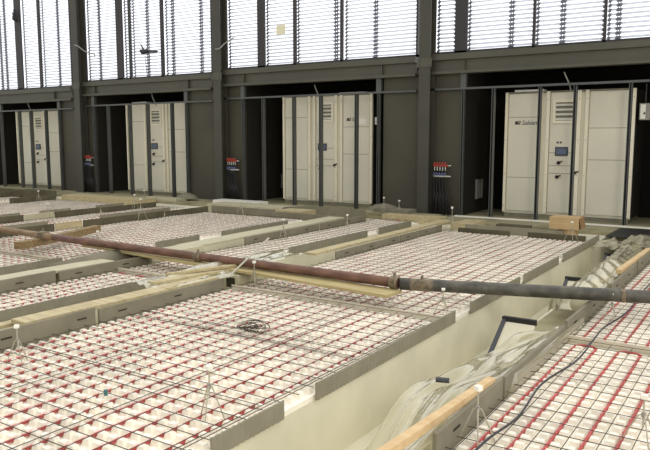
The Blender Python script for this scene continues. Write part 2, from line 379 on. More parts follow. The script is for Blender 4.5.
# heating manifolds
def manifold(x, label):
    root = tag(empty('heating_manifold', (x, WY - .02, .03)), label, 'manifold', 'heating manifolds beside the columns')
    for (z, bar_m, cap_m) in ((1.02, 'v_red', 'v_red'), (.80, 'chrome', 'v_blue')):
        b = MB().tube([(-.14, -.05, z), (.20, -.05, z)], .026, 10).build('manifold_bar', M[bar_m], root)
        for k in range(5):
            u = -.11 + k * .06
            MB().tube([(u, -.05, z - .1), (u, -.05, z - .02)], .014, 6).build('outlet', M['chrome'], b)
            MB().tube([(u, -.07, z + .02), (u, -.07, z + .075)], .02, 8).build('valve_cap', M[cap_m], b)
        MB().tube([(.20, -.05, z), (.26, -.05, z)], .02, 8).build('air_vent', M['chrome'], b)
    for k in range(5):
        u = -.11 + k * .06
        for (z, off) in ((.92, -.02), (.70, .02)):
            pts = [(u, -.05, z), (u + off * .2, -.06, z - .2), (u + .02 + k * .012 + off, -.07, .35), (u + .03 + k * .03 + off * 2, -.10, .0)]
            MB().tube(pts, .019, 6).build('hose', M['hose'], root, smooth=True)
manifold(-11.56, 'red and silver heating manifold with black hoses, right of the second column from the left')
manifold(-5.90, 'red and silver heating manifold with black hoses, nearest one, right of the rightmost column')
manifold(-17.12, 'red and silver heating manifold with black hoses, farthest one, beside the leftmost column')

# cables hanging at the windows
def cable(name, pts, r, m, label, cat='cable', parent=None):
    P = [Vector(p) for p in pts]; out = []
    for i in range(len(P) - 1):
        p0, p1, p2, p3 = P[max(i-1, 0)], P[i], P[i+1], P[min(i+2, len(P)-1)]
        for k in range(8):
            t = k / 8; out.append(.5 * ((2*p1) + (p2-p0)*t + (2*p0-5*p1+4*p2-p3)*t*t + (3*p1-p0-3*p2+p3)*t**3))
    out.append(P[-1])
    o = MB().tube(out, r, 6).build(name, M[m], smooth=True); tag(o, label, cat); return recentre(o)
cable('loose_cable', [(-11.84, 13.13, 3.80), (-11.7, 13.12, 3.80), (-11.6, 13.2, 3.92), (-11.35, 13.25, 4.05)], .016, 'cable_w', 'loose grey cable sticking out from the second column from the left, before the louvres')
cable('loose_cable', [(-17.25, 13.13, 4.28), (-17.1, 13.12, 4.25), (-16.9, 13.25, 4.08), (-16.6, 13.3, 4.0), (-16.62, 13.3, 3.93)], .016, 'cable_w', 'loose grey cable sticking out from the leftmost column, before the louvres')
for (x, l) in ((-3.42, 'pale cable hanging from the beam above the nearest cabinet'), (-9.05, 'pale cable hanging from the beam above the second cabinet'), (-14.43, 'pale cable hanging from the beam above the third cabinet'), (-20.1, 'pale cable hanging from the beam above the farthest cabinet')):
    cable('hanging_cable', [(x - .07, WY + .07, 2.84), (x - .02, WY + .05, 2.74), (x + .03, WY + .07, 2.62), (x + .06, WY + .12, 2.5)], .013, 'cable_w', l)
# dark clamp left hanging before the third window
cr = tag(empty('cable_clamp', (-14.35, 13.24, 3.90)), 'dark lump of cable and clamp hanging before the louvres of the third window', 'clamp')
MB().tube([(-.28, 0, .06), (-.2, 0, .02), (-.05, 0, .03), (.05, 0, .02)], [.04, .07, .06, .04], 10).build('clamp_body', M['cable'], cr, smooth=True)
MB().tube([(.03, 0, .02), (.3, 0, .0), (.38, 0, .0)], [.035, .035, .015], 8).build('clamp_handle', M['grey_dk'], cr, smooth=True)
MB().tube([(-.14, 0, .05), (-.24, 0, .2), (-.27, 0, .24)], [.03, .015, .01], 6).build('cable_tail', M['cable'], cr)
MB().tube([(-.12, 0, .0), (-.1, 0.05, -.66)], .008, 6).build('hanging_wire', M['cable'], cr)
lr = tag(empty('cable_clump', (-20.25, 13.27, 5.35)), 'dark clump of cable and lamp bracket at the top left corner, on the window post', 'cable clump')
for k in range(7):
    a = k * .9; MB().tube([(math.cos(a) * .14, 0, math.sin(a) * .1), (0, .05, .04 * k - .1), (-math.cos(a) * .1, 0, .15 - math.sin(a) * .1)], .035, 6).build('cable_loop', M['cable'], lr, smooth=True)
recentre(tag(MB().box(-10.18, -9.93, WY + .030, WY + .044, 4.05, 4.27).build('window_sticker', M['sticker']), 'square pale yellow sticker on the glass of the second window', 'sticker'))

# ================================================================ HEATED FIELDS
JY = 5.51
PX, PY = .155, .096          # pipe pitch, stud pitch
FN = {
 'R': ('narrow field at the right edge', 'right of the open trench'),
 'M': ('widest foreground field', 'left of the open trench'),
 'N': ('narrow field behind the foreground one', 'beyond the foreground field'),
 'P': ('wide field under the rusty tube', 'behind the first narrow field'),
 'Q': ('narrow field in the left distance', 'between the two wide far fields'),
 'S': ('wide pale field at the far left', 'nearest the leftmost column'),
 'U': ('narrow farthest field at the left edge', 'behind all other fields'),
}
FIELDS = [('R', -1.33, .35, 2.6, JY, 11.4), ('M', -4.80, -2.35, 1.7, JY, 11.05), ('N', -6.60, -5.70, 2.6, JY, 12.0), ('P', -10.40, -7.67, 4.0, JY, 11.1),
          ('Q', -12.12, -11.28, 6.2, None, 11.4), ('S', -15.72, -13.03, 7.0, None, 11.2), ('U', -17.6, -16.6, 9.2, None, 11.2)]
def field(key, x0, x1, y0, y1, tagw):
    """one heated field section: studded insulation, pipe circuit, wire mesh"""
    n1, n2 = FN[key]; far = y0 > 6
    lab = lambda what: '%s, %s%s' % (what, n1, tagw)
    mb = MB(); nx = int((x1 - x0 - .04) / (PX / 2)); ny = int((y1 - y0 - .04) / PY)
    ox = x0 + ((x1 - x0) - (nx - 1) * PX / 2) / 2
    NX, NY = max(2, int((x1-x0)/.5)), max(2, int((y1-y0)/.5))
    mb.box(x0 + .005, x1 - .005, y0 + .003, y1 - .003, SLAB, 0)
    B, T, Hh, By, Ty = .030, .021, .0335, .024, .017
    for i in range(nx):
        cx = ox + i * PX / 2
        for j in range(ny):
            cy = y0 + .05 + j * PY
            if cy / max(1e-3, -cx if cx < 0 else 1e-3) < .50: continue
            hh = Hh * (1 + .12 * math.sin(cx * 9 + cy * 5))
            n = len(mb.v)
            mb.v += [(cx-B, cy-By, 0), (cx+B, cy-By, 0), (cx+B, cy+By, 0), (cx-B, cy+By, 0), (cx-T, cy-Ty, hh), (cx+T, cy-Ty, hh), (cx+T, cy+Ty, hh), (cx-T, cy+Ty, hh)]
            mb.f += [(n+4, n+5, n+6, n+7), (n, n+1, n+5, n+4), (n+1, n+2, n+6, n+5), (n+2, n+3, n+7, n+6), (n+3, n, n+4, n+7)]
    recentre(tag(mb.build('insulation_mat', M['foam']), lab('white studded foam'), 'insulation', 'studded insulation of the floor fields'))
    # pipes run along Y midway between stud rows, joined by bends at the ends
    pm = MB(); pts = []; k = 0; xs = []
    i = 0
    while ox + (i + .5) * PX / 2 < x1 - .03: xs.append(ox + (i + .5) * PX / 2); i += 2
    ya, yb = y0 + .10, y1 - .10
    for q, x in enumerate(xs):
        run = [(x, ya), (x, yb)] if q % 2 == 0 else [(x, yb), (x, ya)]
        pts += [(run[0][0], run[0][1], .016), (run[1][0], run[1][1], .016)]
        if q < len(xs) - 1:
            x2 = xs[q+1]; yy = run[1][1]; sgn = 1 if q % 2 == 0 else -1
            for a in (30, 60, 90, 120, 150):
                pts.append(((x + x2) / 2 - math.cos(R(a)) * (x2 - x) / 2, yy + sgn * math.sin(R(a)) * .045, .016))
    pm.tube(pts, .0098, 6)
    recentre(tag(pm.build('heating_pipe', M['pipe_red']), lab('red heating pipe loops'), 'pipe', 'red heating pipes'))
    # wire mesh
    wm = MB(); r = .0036
    x = x0 + .05
    while x < x1 - .02:
        wm.bar((x, y0 + .03, .046), (x, y1 - .03, .046), r); x += .1505
    y = y0 + .06
    while y < y1:
        wm.bar((x0 + .01, y, .051), (x1 - .01, y, .051), r); y += .155
    if key == 'M' and y0 < 5:      # overlapping second mat
        for x in (-3.93, -3.15, -2.43, -2.46): wm.bar((x, 1.8, .048), (x + .03, 5.2, .048), r)
        for y in (3.02, 4.08, 4.11, 4.25): wm.bar((x0 + .1, y, .055), (x1 - .1, y + .02, .055), r)
    recentre(tag(wm.build('wire_mesh', M['wire']), lab('thin dark wire mesh'), 'wire mesh', 'reinforcement wire mats'))
for (k, x0, x1, y0, jy, y1) in FIELDS:
    if jy:
        field(k, x0, x1, y0, jy - .02, ', before joint strip'); field(k, x0, x1, jy + .02, y1, ', beyond joint strip')
        j = MB().box(x0 + .0, x1 - .0, jy - .006, jy + .006, 0, .06).box(x0, x1, jy - .03, jy - .014, SLAB, .006).box(x0, x1, jy + .014, jy + .03, SLAB, .006)
        recentre(tag(j.build('joint_strip', M['jstrip']), 'grey expansion joint strip across the ' + FN[k][0], 'joint strip', 'expansion joint strips'))
    else: field(k, x0, x1, y0, y1, '')

# ---------------------------------------------------------------- edge strips: corrugated boards on the left shoulder of each trench
def edge_strip(x, y0, y1, h, label):
    mb = MB(); n = max(4, int((y1 - y0) / .022)); V = []; 
    for i in range(n + 1):
        y = y0 + (y1 - y0) * i / n; d = .006 if i % 2 else 0
        V += [(x + d, y, -.028), (x + d, y, h), (x - .012 + d, y, h), (x - .012 + d, y, -.028)]
    F = []
    for i in range(n):
        for k in range(4): F.append((i*4+k, i*4+(k+1) % 4, (i+1)*4+(k+1) % 4, (i+1)*4+k))
    F += [(0,1,2,3), (n*4+3, n*4+2, n*4+1, n*4)]
    mb.add(V, F)
    recentre(tag(mb.build('edge_strip', M['strip']), label, 'edge strip', 'corrugated edge strips along the trenches'))
ESTR = [
 (-2.33, [(1.7, 2.35), (2.5, 3.12), (3.46, 5.68), (6.05, 7.50), (7.66, 9.10), (9.36, 11.5)], 'foreground field, on the open trench'),
 (-5.68, [(2.6, 5.42), (5.72, 7.6), (7.75, 9.95), (10.35, 11.6)], 'first narrow field'),
 (-7.65, [(4.0, 5.5), (7.1, 8.02), (8.55, 10.4)], 'wide field under the rusty tube'),
 (-11.26, [(6.2, 7.82), (9.0, 10.9)], 'narrow distant field'),
 (-13.01, [(7.0, 8.40), (8.85, 9.62), (10.3, 11.1)], 'far left wide field'),
]
ordn = ['nearest', 'second nearest', 'third nearest', 'fourth nearest', 'fifth nearest', 'farthest']
for x, segs, nm in ESTR:
    for i, (a, b) in enumerate(segs):
        o = 'farthest' if i == len(segs) - 1 and i else ordn[i]
        edge_strip(x, a, b, .085 if x > -3 else .09, '%s grey corrugated edge strip, %s' % (o, nm))

# ---------------------------------------------------------------- upstand boards on the right shoulder of each trench
def upstand(x, y0, y1, h, label, m='board', slots=True, lean=0.0):
    root = tag(empty('trench_board', (x, (y0 + y1) / 2, -.03)), label, 'board', 'grey upstand boards beside the trenches')
    L = (y1 - y0) / 2; t = .025
    mb = MB().add([(-t, -L, 0), (0, -L, 0), (0, L, 0), (-t, L, 0), (-t + lean, -L, h + .03), (lean, -L, h + .03), (lean, L, h + .03), (-t + lean, L, h + .03)],
                  [(0,3,2,1),(4,5,6,7),(0,1,5,4),(1,2,6,5),(2,3,7,6),(3,0,4,7)])
    mb.build('board_panel', M[m], root, bevel=.003)
    if slots:
        u = -L + .25
        while u < L - .1:
            zz = h * .62 + .03
            MB().box(.0 + lean * .6 + .0005, lean * .6 + .004, u - .045, u + .045, zz - .006, zz + .006).build('slot', M['slot'], root)
            u += .68
    return root
UB = [
 (-1.33, [(3.04, 4.02, .15), (4.06, 5.5, .14), (5.56, 6.98, .16), (7.3, 8.75, .15), (8.85, 10.6, .15)], 'narrow right field, beside the open trench', 'board'),
 (-4.80, [(2.0, 3.75, .17), (3.79, 5.4, .15), (7.6, 9.4, .13), (9.45, 11.0, .13)], 'left edge of the foreground field', 'board'),
 (-6.60, [(2.6, 4.65, .16), (4.7, 6.0, .14), (7.9, 9.9, .14), (9.95, 11.5, .14)], 'left edge of the first narrow field', 'board'),
 (-10.40, [(5.3, 7.35, .15), (7.95, 9.9, .15), (9.95, 11.2, .14)], 'left edge of the wide field under the rusty tube', 'board_dark'),
 (-12.12, [(6.4, 7.9, .15), (8.6, 9.7, .15), (9.75, 11.3, .14)], 'left edge of the narrow distant field', 'board_dark'),
 (-15.72, [(8.1, 9.3, .17), (9.9, 11.2, .16)], 'left edge of the far left wide field', 'board_dark'),
 (-17.6, [(9.2, 11.4, .17)], 'left edge of the farthest field', 'board_dark'),
]
for x, segs, nm, m in UB:
    for i, (a, b, h) in enumerate(segs):
        o = 'only' if len(segs) == 1 else ('farthest' if i == len(segs) - 1 else ordn[i])
        upstand(x, a, b, h, '%s grey upright board, %s' % (o, nm), m, slots=(x > -9))
# pale replacement pieces between the dark boards
upstand(-12.12, 7.93, 8.57, .15, 'pale cream board standing between two dark ones beside the narrow distant field', 'foamgrey', slots=False)
upstand(-10.40, 7.38, 7.92, .15, 'pale yellow wooden board piece between dark boards, beyond the rusty tube', 'wood_p', slots=False)

# ---------------------------------------------------------------- loose timber
def plank(name, a, b, w, t, m, label, cat='plank', roll=0, group=None):
    a, b = Vector(a), Vector(b); c = (a + b) / 2; d = b - a; L = d.length
    mb = MB(); n = 6
    V = []; F = []
    for i in range(n + 1):
        x = -L/2 + L * i / n; wob = (noise.noise(Vector((x * .8, c.x, c.y)))) * t * .25
        V += [(x, -w/2, wob), (x, w/2, wob), (x, w/2, t + wob), (x, -w/2, t + wob)]
    for i in range(n):
        for k in range(4): F.append((i*4+k, i*4+(k+1) % 4, (i+1)*4+(k+1) % 4, (i+1)*4+k))
    F += [(3,2,1,0), (n*4, n*4+1, n*4+2, n*4+3)]
    o = mb.add(V, F).build(name, M[m], bevel=.003)
    o.location = c; o.rotation_mode = 'XYZ'
    o.rotation_euler = (roll, -math.atan2(d.z, math.hypot(d.x, d.y)), math.atan2(d.y, d.x))
    return tag(o, label, cat, group)
plank('timber_plank', (-7.8, 6.06, .155), (-2.92, 5.63, .155), .27, .03, 'wood_y', 'long yellow formwork plank lying under the rusty red tube')
plank('timber_batten', (-1.425, 2.6, .155), (-1.37, 3.92, .125), .05, .045, 'wood_o', 'fresh orange wooden batten on the board beside the open trench, foreground')
plank('timber_batten', (-1.40, 8.0, .13), (-1.38, 9.9, .13), .06, .05, 'wood_o', 'fresh orange wooden batten on the trench board, beyond the dark tube at right')
plank('timber_plank', (-4.99, 3.15, .13), (-4.93, 5.35, .13), .20, .035, 'wood_p', 'long weathered yellowish plank lying along the left edge of the foreground field')
plank('timber_plank', (-5.18, 3.0, .09), (-5.10, 5.6, .08), .10, .03, 'wood_p', 'narrow pale plank lying beside the long weathered one, left of the foreground field')
plank('timber_plank', (-4.95, 7.2, .13), (-4.98, 11.6, .12), .16, .03, 'wood_p', 'long pale plank lying beyond the tube, along the far edge of the foreground field')
plank('timber_plank', (-5.15, 4.7, .16), (-5.05, 5.75, .15), .12, .03, 'wood_p', 'short pale plank in the pile just before the yellow plank')
plank('timber_batten', (-5.25, 5.0, .19), (-4.95, 5.9, .19), .04, .03, 'wood_p', 'thin pale batten on the pile of planks before the yellow plank')
plank('timber_plank', (-6.86, 4.0, .10), (-6.84, 5.55, .10), .28, .03, 'foamgrey', 'flat grey cover board over the third trench, left of the rusty tube')
plank('timber_plank', (-6.85, 6.9, .10), (-6.95, 11.0, .11), .34, .03, 'foamgrey', 'long flat grey cover board over the third trench, beyond the rusty tube')
plank('timber_log', (-8.45, 5.40, .12), (-9.15, 7.25, .12), .13, .10, 'log', 'rough brown squared timber lying under the tube at the left', 'timber')
plank('timber_plank', (-10.6, 6.0, .155), (-9.25, 5.45, .155), .25, .10, 'wood_y', 'thick yellowish timber end at the left edge, under the tube', 'timber')
# grey foam blocks near the joint strip
def block(x0, x1, y0, y1, z0, z1, label, m='foamgrey', name='foam_block', cat='block'):
    root = tag(empty(name, ((x0+x1)/2, (y0+y1)/2, z0)), label, cat); w, d, h = (x1-x0)/2, (y1-y0)/2, z1-z0
    MB().box(-w, w, -d, d, 0, h).build('block_body', M[m], root, bevel=.008)
    MB().box(-w + .05, w - .05, -d - .004, -d - .0005, .03, h - .03).build('block_hollow', M['slot'], root)
block(-5.02, -4.80, 5.62, 6.55, -.03, .135, 'grey blue foam block on the foreground field corner, before the yellow plank')
block(-6.95, -6.60, 6.05, 7.0, -.03, .135, 'grey blue foam block in the third trench, left of the yellow plank', )
# rounded duct end in the third trench
dk = MB().tube([(-7.1, 4.9, .0), (-7.05, 5.6, .03), (-7.0, 6.0, .05)], [.14, .16, .15], 16)
recentre(tag(dk.build('duct_end', M['board'], smooth=True), 'rounded grey green duct end lying in the third trench, left of the plank', 'duct'))

# ---------------------------------------------------------------- long tubes lying across the fields
def tube_thing(a, b, r, m, name, label, collars, caps=True):
    a, b = Vector(a), Vector(b); root = tag(empty(name, a), label, 'tube'); d = b - a
    n = 10; pts = [d * (i / n) + Vector((0, 0, 0)) for i in range(n + 1)]
    MB().tube(pts, r, 20).build('tube_body', M[m], root, smooth=False).data.polygons.foreach_set('use_smooth', [True] * (n * 20) + [False] * 2)
    u = d.normalized()
    for (t, ln, cr) in collars:
        c = d * t
        cm = MB().tube([c - u * ln / 2, c - u * ln / 4, c + u * ln / 4, c + u * ln / 2], [cr * .92, cr, cr, cr * .92], 16)
        co = cm.build('collar', M['collar'], root, smooth=True)
        side = Vector((-u.y, u.x, 0))
        MB().bar(c + side * -cr * 1.25 + Vector((0, 0, cr * .6)), c + side * cr * 1.25 + Vector((0, 0, cr * .6)), .03, .03).tube([c + Vector((0, 0, cr * .8)), c + Vector((0, 0, cr * 1.5))], .014, 6).build('collar_lug', M['collar'], co)
    return root
tube_thing((-8.30, 5.86, .25), (-2.96, 5.79, .24), .048, 'tube_red', 'prop_tube', 'rusty reddish brown steel tube lying across the fields over the yellow plank', [(.51, .10, .058), (.992, .08, .064)])
tube_thing((-11.9, 6.02, .28), (-8.32, 5.86, .25), .045, 'tube_tan', 'prop_tube', 'dusty tan steel tube entering at the left edge, continuing the rusty one', [(.93, .12, .07)])
tube_thing((-2.94, 5.79, .235), (.3, 6.87, .235), .058, 'tube_grey', 'prop_tube', 'dark grey blackened steel tube crossing the open trench to the right edge', [(.06, .36, .059), (.575, .04, .063)])

# ================================================================ OPEN TRENCH: convector casings, covers, plastic film
def cover(x0, x1, y, z, dy, dz, label):
    """tilted cover tray: black-edged top, leaning towards the viewer"""
    root = tag(empty('convector_cover', ((x0 + x1) / 2, y, z - dz)), label, 'cover', 'black edged covers in the open trench'); w = (x1 - x0) / 2
    a = Vector((0, 0, dz)); b = Vector((0, -dy, 0))
    MB().add([(-w, a.y, a.z), (w, a.y, a.z), (w, b.y, b.z), (-w, b.y, b.z), (-w, a.y + .03, a.z - .01), (w, a.y + .03, a.z - .01), (w, b.y + .03, b.z), (-w, b.y + .03, b.z)],
             [(0,1,2,3),(7,6,5,4),(0,4,5,1),(1,5,6,2),(2,6,7,3),(3,7,4,0)]).build('cover_sheet', M['concrete'], root)
    MB().bar((-w - .02, a.y, a.z), (w, a.y, a.z), .05, .05).build('top_edge', M['black'], root)
    MB().bar((-w, a.y, a.z), (-w, b.y, b.z), .035, .035).build('side_edge', M['grey_dk'], root)
cover(-1.98, -1.70, 5.98, -.01, .50, .32, 'cream cover with black edge standing in the open trench, just before the dark tube')
cover(-1.98, -1.72, 8.15, -.01, .45, .32, 'cream cover with black edge standing in the open trench, just beyond the dark tube')
cover(-1.98, -1.66, 10.3, -.03, .55, .40, 'cream cover with grey edge standing at the far end of the open trench')
casings = [(4.05, 5.35, 'nearest'), (6.1, 7.6, 'middle'), (8.2, 9.8, 'farthest')]
for a, b, nm in casings:
    root = tag(empty('convector_casing', (-1.74, (a + b) / 2, -.5)), 'cream sheet metal floor casing sunk in the open trench, %s of three' % nm, 'floor convector', 'casings in the open trench'); L = (b - a) / 2
    MB().box(-.24, .24, -L, L, 0, .26).build('casing_body', M['concrete'], root, bevel=.01)
    MB().box(-.20, .20, -L + .05, L - .05, .261, .27).build('grille', M['apron'], root)
recentre(tag(MB().tube([(-1.735, 3.93, .085), (-1.655, 3.955, .085)], .018, 8).build('handle_grip', M['grey_dk']), 'small dark grip lying on the clear film in the trench', 'grip'))
def film(name, nu, nv, f, label, parent=None):
    V = []; F = []
    for i in range(nu + 1):
        for j in range(nv + 1):
            V.append(f(i / nu, j / nv))
    for i in range(nu):
        for j in range(nv): F.append((i*(nv+1)+j, (i+1)*(nv+1)+j, (i+1)*(nv+1)+j+1, i*(nv+1)+j+1))
    mb = MB().add(V, F); o = mb.build(name, M['plastic'], smooth=True)
    tag(o, label, 'plastic film'); return recentre(o)
def interp(tab, x):
    if x <= tab[0][0]: return tab[0][1]
    for (a, p), (b, q) in zip(tab, tab[1:]):
        if x <= b:
            t = (x - a) / (b - a); t = t * t * (3 - 2 * t); return p + (q - p) * t
    return tab[-1][1]
def crease(u, v, s=1.0, seed=0):
    """long sharp pleats running mostly along the sheet, with a few cross folds"""
    a = abs(noise.noise(Vector((u * 5 + v * 1.5 + seed, v * 1.6, seed))))
    b = abs(noise.noise(Vector((u * 11 - v * 3, v * 2.6 + seed, 3.1))))
    c = noise.noise(Vector((u * 2 + seed, v * 3, 7.7)))
    return s * (.08 * c - .10 * a - .025 * b)
def f1(u, v):   # u across (left to right), v along Y
    y = 2.9 + v * 3.1
    right = 1.372 if y < 4.0 else 1.372 - .09 * min(1, (y - 4.0) / .25)
    left = interp([(2.9, 2.10), (4.0, 2.05), (4.7, 1.95), (5.4, 1.78), (6.0, 1.66)], y)
    x = -left + u * (left - right)
    tent = interp([(2.9, -.36), (3.15, -.34), (3.95, .0), (4.6, -.02), (5.3, .02), (6.0, -.04)], y)   # falls to the trench bottom in front
    topr = interp([(2.9, .10), (4.0, .12), (6.0, .10)], y)
    k = interp([(0, 0), (.35, .12), (.75, .62), (.93, 1), (1, 1)], u)
    z = tent + (topr - tent) * k
    if u < .12: z -= (.12 - u) * 1.6
    if u > .93 and y > 4.0: z -= (u - .93) * 1.9
    fold = .030 * math.sin(y * 5 - u * 9 + 2 * noise.noise(Vector((y, u * 3, 1)))) * (1 - k) + .008 * math.sin(u * 26 + y * 5 + 3 * noise.noise(Vector((y * 1.2, u * 2, 4))))
    z += fold + crease(u, v, .6) * (1 if u < .9 else .3)
    return (x + .03 * noise.noise(Vector((0, v * 7, 2))) * (1 - u), y, max(z, -.46))
film('plastic_film', 90, 220, f1, 'crumpled clear plastic film draped over the casing in the open trench foreground')
def f2(u, v):
    y = 6.9 + v * 3.6; x = -1.86 + u * .48
    z = .07 + .14 * math.sin(math.pi * min(1, max(0, u))) - .06 + .02 * math.sin(v * 60 + u * 3) * (1 if v < .5 else .4) + crease(u, v, .7, 5)
    return (x + .03 * math.sin(v * 5), y, z - (.12 if u < .05 else 0))
film('plastic_film', 40, 160, f2, 'cream plastic film wrapped in ridges over the trench edge, beyond the dark tube')
def f3(u, v):
    return (-2.2 + u * .95, 10.3 + v * 1.2, .05 + crease(u, v, 1.4, 11) + .06 * math.sin(u * 3.14))
film('plastic_film', 30, 20, f3, 'crumpled translucent film heap at the far end of the open trench, near the right edge')
def f4(u, v):
    y = 4.6 + v * 2.3; x = -5.35 + u * .5
    return (x, y, .19 + crease(u, v, .8, 21) + .03 * math.sin(u * 3))
film('plastic_film', 20, 50, f4, 'crumpled clear film lying over the plank pile left of the foreground field')
# wrapped roll under the far film
recentre(tag(MB().tube([(-1.60, 7.1, -.05), (-1.61, 8.5, -.05), (-1.58, 10.2, -.05)], .09, 16).build('wrapped_roll', M['concrete'], smooth=True), 'cream rounded roll wrapped in film along the right side of the open trench', 'roll'))

# ================================================================ APRON ALONG THE FACADE
def slab(x0, x1, y0, y1, z0, z1, m, label, name='formwork_board', cat='board', rz=0):
    o = MB().box(-(x1-x0)/2, (x1-x0)/2, -(y1-y0)/2, (y1-y0)/2, 0, z1 - z0).build(name, M[m], bevel=.004)
    o.location = ((x0+x1)/2, (y0+y1)/2, z0); o.rotation_euler = (0, 0, rz); return tag(o, label, cat)
A = [
 (-4.55, -3.65, 11.10, 11.14, -.03, .09, 'board_dark', 'dark board on edge closing the left half of the foreground field end'),
 (-3.35, -2.45, 11.10, 11.14, -.03, .10, 'board_dark', 'dark board on edge before the cardboard box, closing the foreground field end'),
 (-4.6, -2.9, 11.55, 11.6, -.03, .10, 'strip', 'second grey board on edge beyond the foreground field end'),
 (-10.3, -8.6, 11.20, 11.25, -.03, .16, 'board', 'grey board on edge at the far end of the wide field under the tube'),
 (-8.55, -7.9, 11.20, 11.7, -.03, .16, 'wood_p', 'pale square block end beyond the wide field, next to the grey board'),
 (-10.9, -8.7, 11.7, 12.3, -.03, .14, 'foamgrey', 'flat pale slab stacked by the second column from the left'),
 (-11.5, -10.1, 12.55, 12.95, .03, .13, 'white', 'thin white board lying on the apron beside the second column manifold'),
 (-16.2, -13.2, 11.7, 12.3, -.03, .10, 'wood_p', 'wide pale slab on the apron before the third cabinet'),
 (-13.9, -12.6, 12.4, 12.8, .03, .10, 'foamgrey', 'pale narrow slab on the apron left of the second column'),
 (-20.5, -16.9, 11.5, 11.56, -.03, .20, 'board_dark', 'long dark board on edge before the farthest cabinet'),
 (-22.5, -18.3, 10.7, 10.76, -.03, .22, 'board_dark', 'long dark board on edge at the far left edge'),
 (-18.3, -16.9, 12.0, 12.06, -.03, .16, 'board_dark', 'short dark board on edge left of the leftmost column'),
 (-8.0, -5.6, 12.4, 12.8, .03, .10, 'apron', 'low flat screed slab on the apron before the second cabinet'),
 (-6.55, -5.3, 12.05, 12.35, -.03, .12, 'wood_p', 'pale cut slab at the far end of the first narrow field'),
 (-7.0, -6.2, 12.5, 12.9, .10, .17, 'board', 'small grey board lying by the nearest column foot'),
 (-4.9, -4.5, 11.6, 12.3, -.03, .10, 'wood_p', 'short pale board at the corner of the foreground field'),
 (-4.2, -3.6, 12.0, 12.2, -.03, .08, 'board_dark', 'small dark brown board lying left of the cardboard box'),
 (-2.28, -1.25, 11.7, 12.95, .035, .05, 'black', 'black sheet lying at the far end of the open trench'),
 (-1.3, .4, 11.6, 11.66, -.03, .16, 'board', 'grey board on edge at the far end of the right field'),
]
for (x0, x1, y0, y1, z0, z1, m, lab) in A: slab(x0, x1, y0, y1, z0, z1, m, lab)
# curved formwork ring at the column foot
ring = MB(); P = []
for k in range(25):
    t = math.pi * (.15 + 1.0 * k / 24); P.append((-7.75 - math.cos(t) * -.95, 11.75 + math.sin(t) * .55, .0))
n = len(P); V = []; F = []
for (x, y, z) in P: V += [(x, y, -.03), (x, y, .17), (x + .03, y - .03, .17), (x + .03, y - .03, -.03)]
for i in range(n - 1):
    for k in range(4): F.append((i*4+k, i*4+(k+1) % 4, (i+1)*4+(k+1) % 4, (i+1)*4+k))
F += [(0,1,2,3), ((n-1)*4+3, (n-1)*4+2, (n-1)*4+1, (n-1)*4)]
recentre(tag(ring.add(V, F).build('curved_formwork', M['board']), 'curved grey formwork strip on the apron below the second cabinet', 'formwork'))
slab(-8.75, -6.75, 11.15, 11.2, -.03, .13, 'board', 'grey board on edge before the curved formwork strip')
# dusty heap by the second cabinet
def heap(name, c, r, h, m, label, cat, seed):
    V = [(0, 0, h)]; F = []; nr, na = 6, 20
    for i in range(1, nr + 1):
        for k in range(na):
            a = 2 * math.pi * k / na; q = i / nr
            rr = r * q * (1 + .25 * noise.noise(Vector((math.cos(a) * 2, math.sin(a) * 2, seed))))
            V.append((rr * math.cos(a), rr * math.sin(a) * .7, max(0, h * (1 - q * q) + .25 * h * noise.noise(Vector((rr * 12, a * 3, seed)))) if i < nr else 0))
    for k in range(na): F.append((0, 1 + k, 1 + (k + 1) % na))
    for i in range(nr - 1):
        for k in range(na): F.append((1+i*na+k, 1+(i+1)*na+k, 1+(i+1)*na+(k+1) % na, 1+i*na+(k+1) % na))
    F.append(tuple(range(len(V) - 1, len(V) - na - 1, -1)))
    o = MB().add(V, F).build(name, M[m]); o.location = c; tag(o, label, cat, kind=None)
heap('rubble_sack', (-7.0, 12.95, .10), .40, .13, 'board', 'crumpled dusty sack at the right foot of the second cabinet recess', 'sack', 1.0)
heap('rubble_sack', (-12.75, 12.95, .10), .34, .11, 'board', 'crumpled dusty sack at the left foot of the second column from the left', 'sack', 4.0)
heap('rubble_sack', (-18.25, 12.4, .03), .38, .13, 'board', 'crumpled dusty sack before the farthest cabinet at the left', 'sack', 6.0)
heap('rubble_sack', (-21.3, 11.6, .03), .7, .3, 'board_dark', 'brown heap at the far left edge before the dark opening', 'heap', 8.0)

# ---------------------------------------------------------------- cardboard box on a small block
bx = tag(empty('cardboard_box', (-2.90, 11.72, .13), R(2)), 'brown cardboard box with an open side flap before the nearest cabinet', 'box')
w, d, h = .235, .18, .19
MB().box(-w, w, -d, -d + .006, 0, h).box(-w, w, d - .006, d, 0, h).box(-w, -w + .006, -d + .006, d - .006, 0, h).box(w - .006, w, -d + .006, d - .006, 0, h).box(-w + .006, w - .006, -d + .006, d - .006, 0, .006).box(-w, w, -d, d, h, h + .005).build('box_body', M['cardboard'], bx)
MB().add([(w, -d, h), (w, d, h), (w + .04, d, .02), (w + .04, -d, .02), (w + .005, -d, h - .01), (w + .005, d, h - .01), (w + .045, d, .01), (w + .045, -d, .01)], [(0,1,2,3),(7,6,5,4),(0,4,5,1),(1,5,6,2),(2,6,7,3),(3,7,4,0)]).build('box_flap', M['cardboard_d'], bx)
MB().box(-w - .001, w + .001, -d - .001, -d, h * .47, h * .53).build('tape', M['wood_o'], bx)
lb = tag(empty('small_carton', (-2.86, 11.72, -.03)), 'small brown carton standing under the open cardboard box', 'box')
MB().box(-.15, .13, -.12, .12, 0, .16).build('carton_body', M['cardboard'], lb); MB().box(-.003, .003, -.123, -.119, 0, .16).build('carton_seam', M['cardboard_d'], lb)

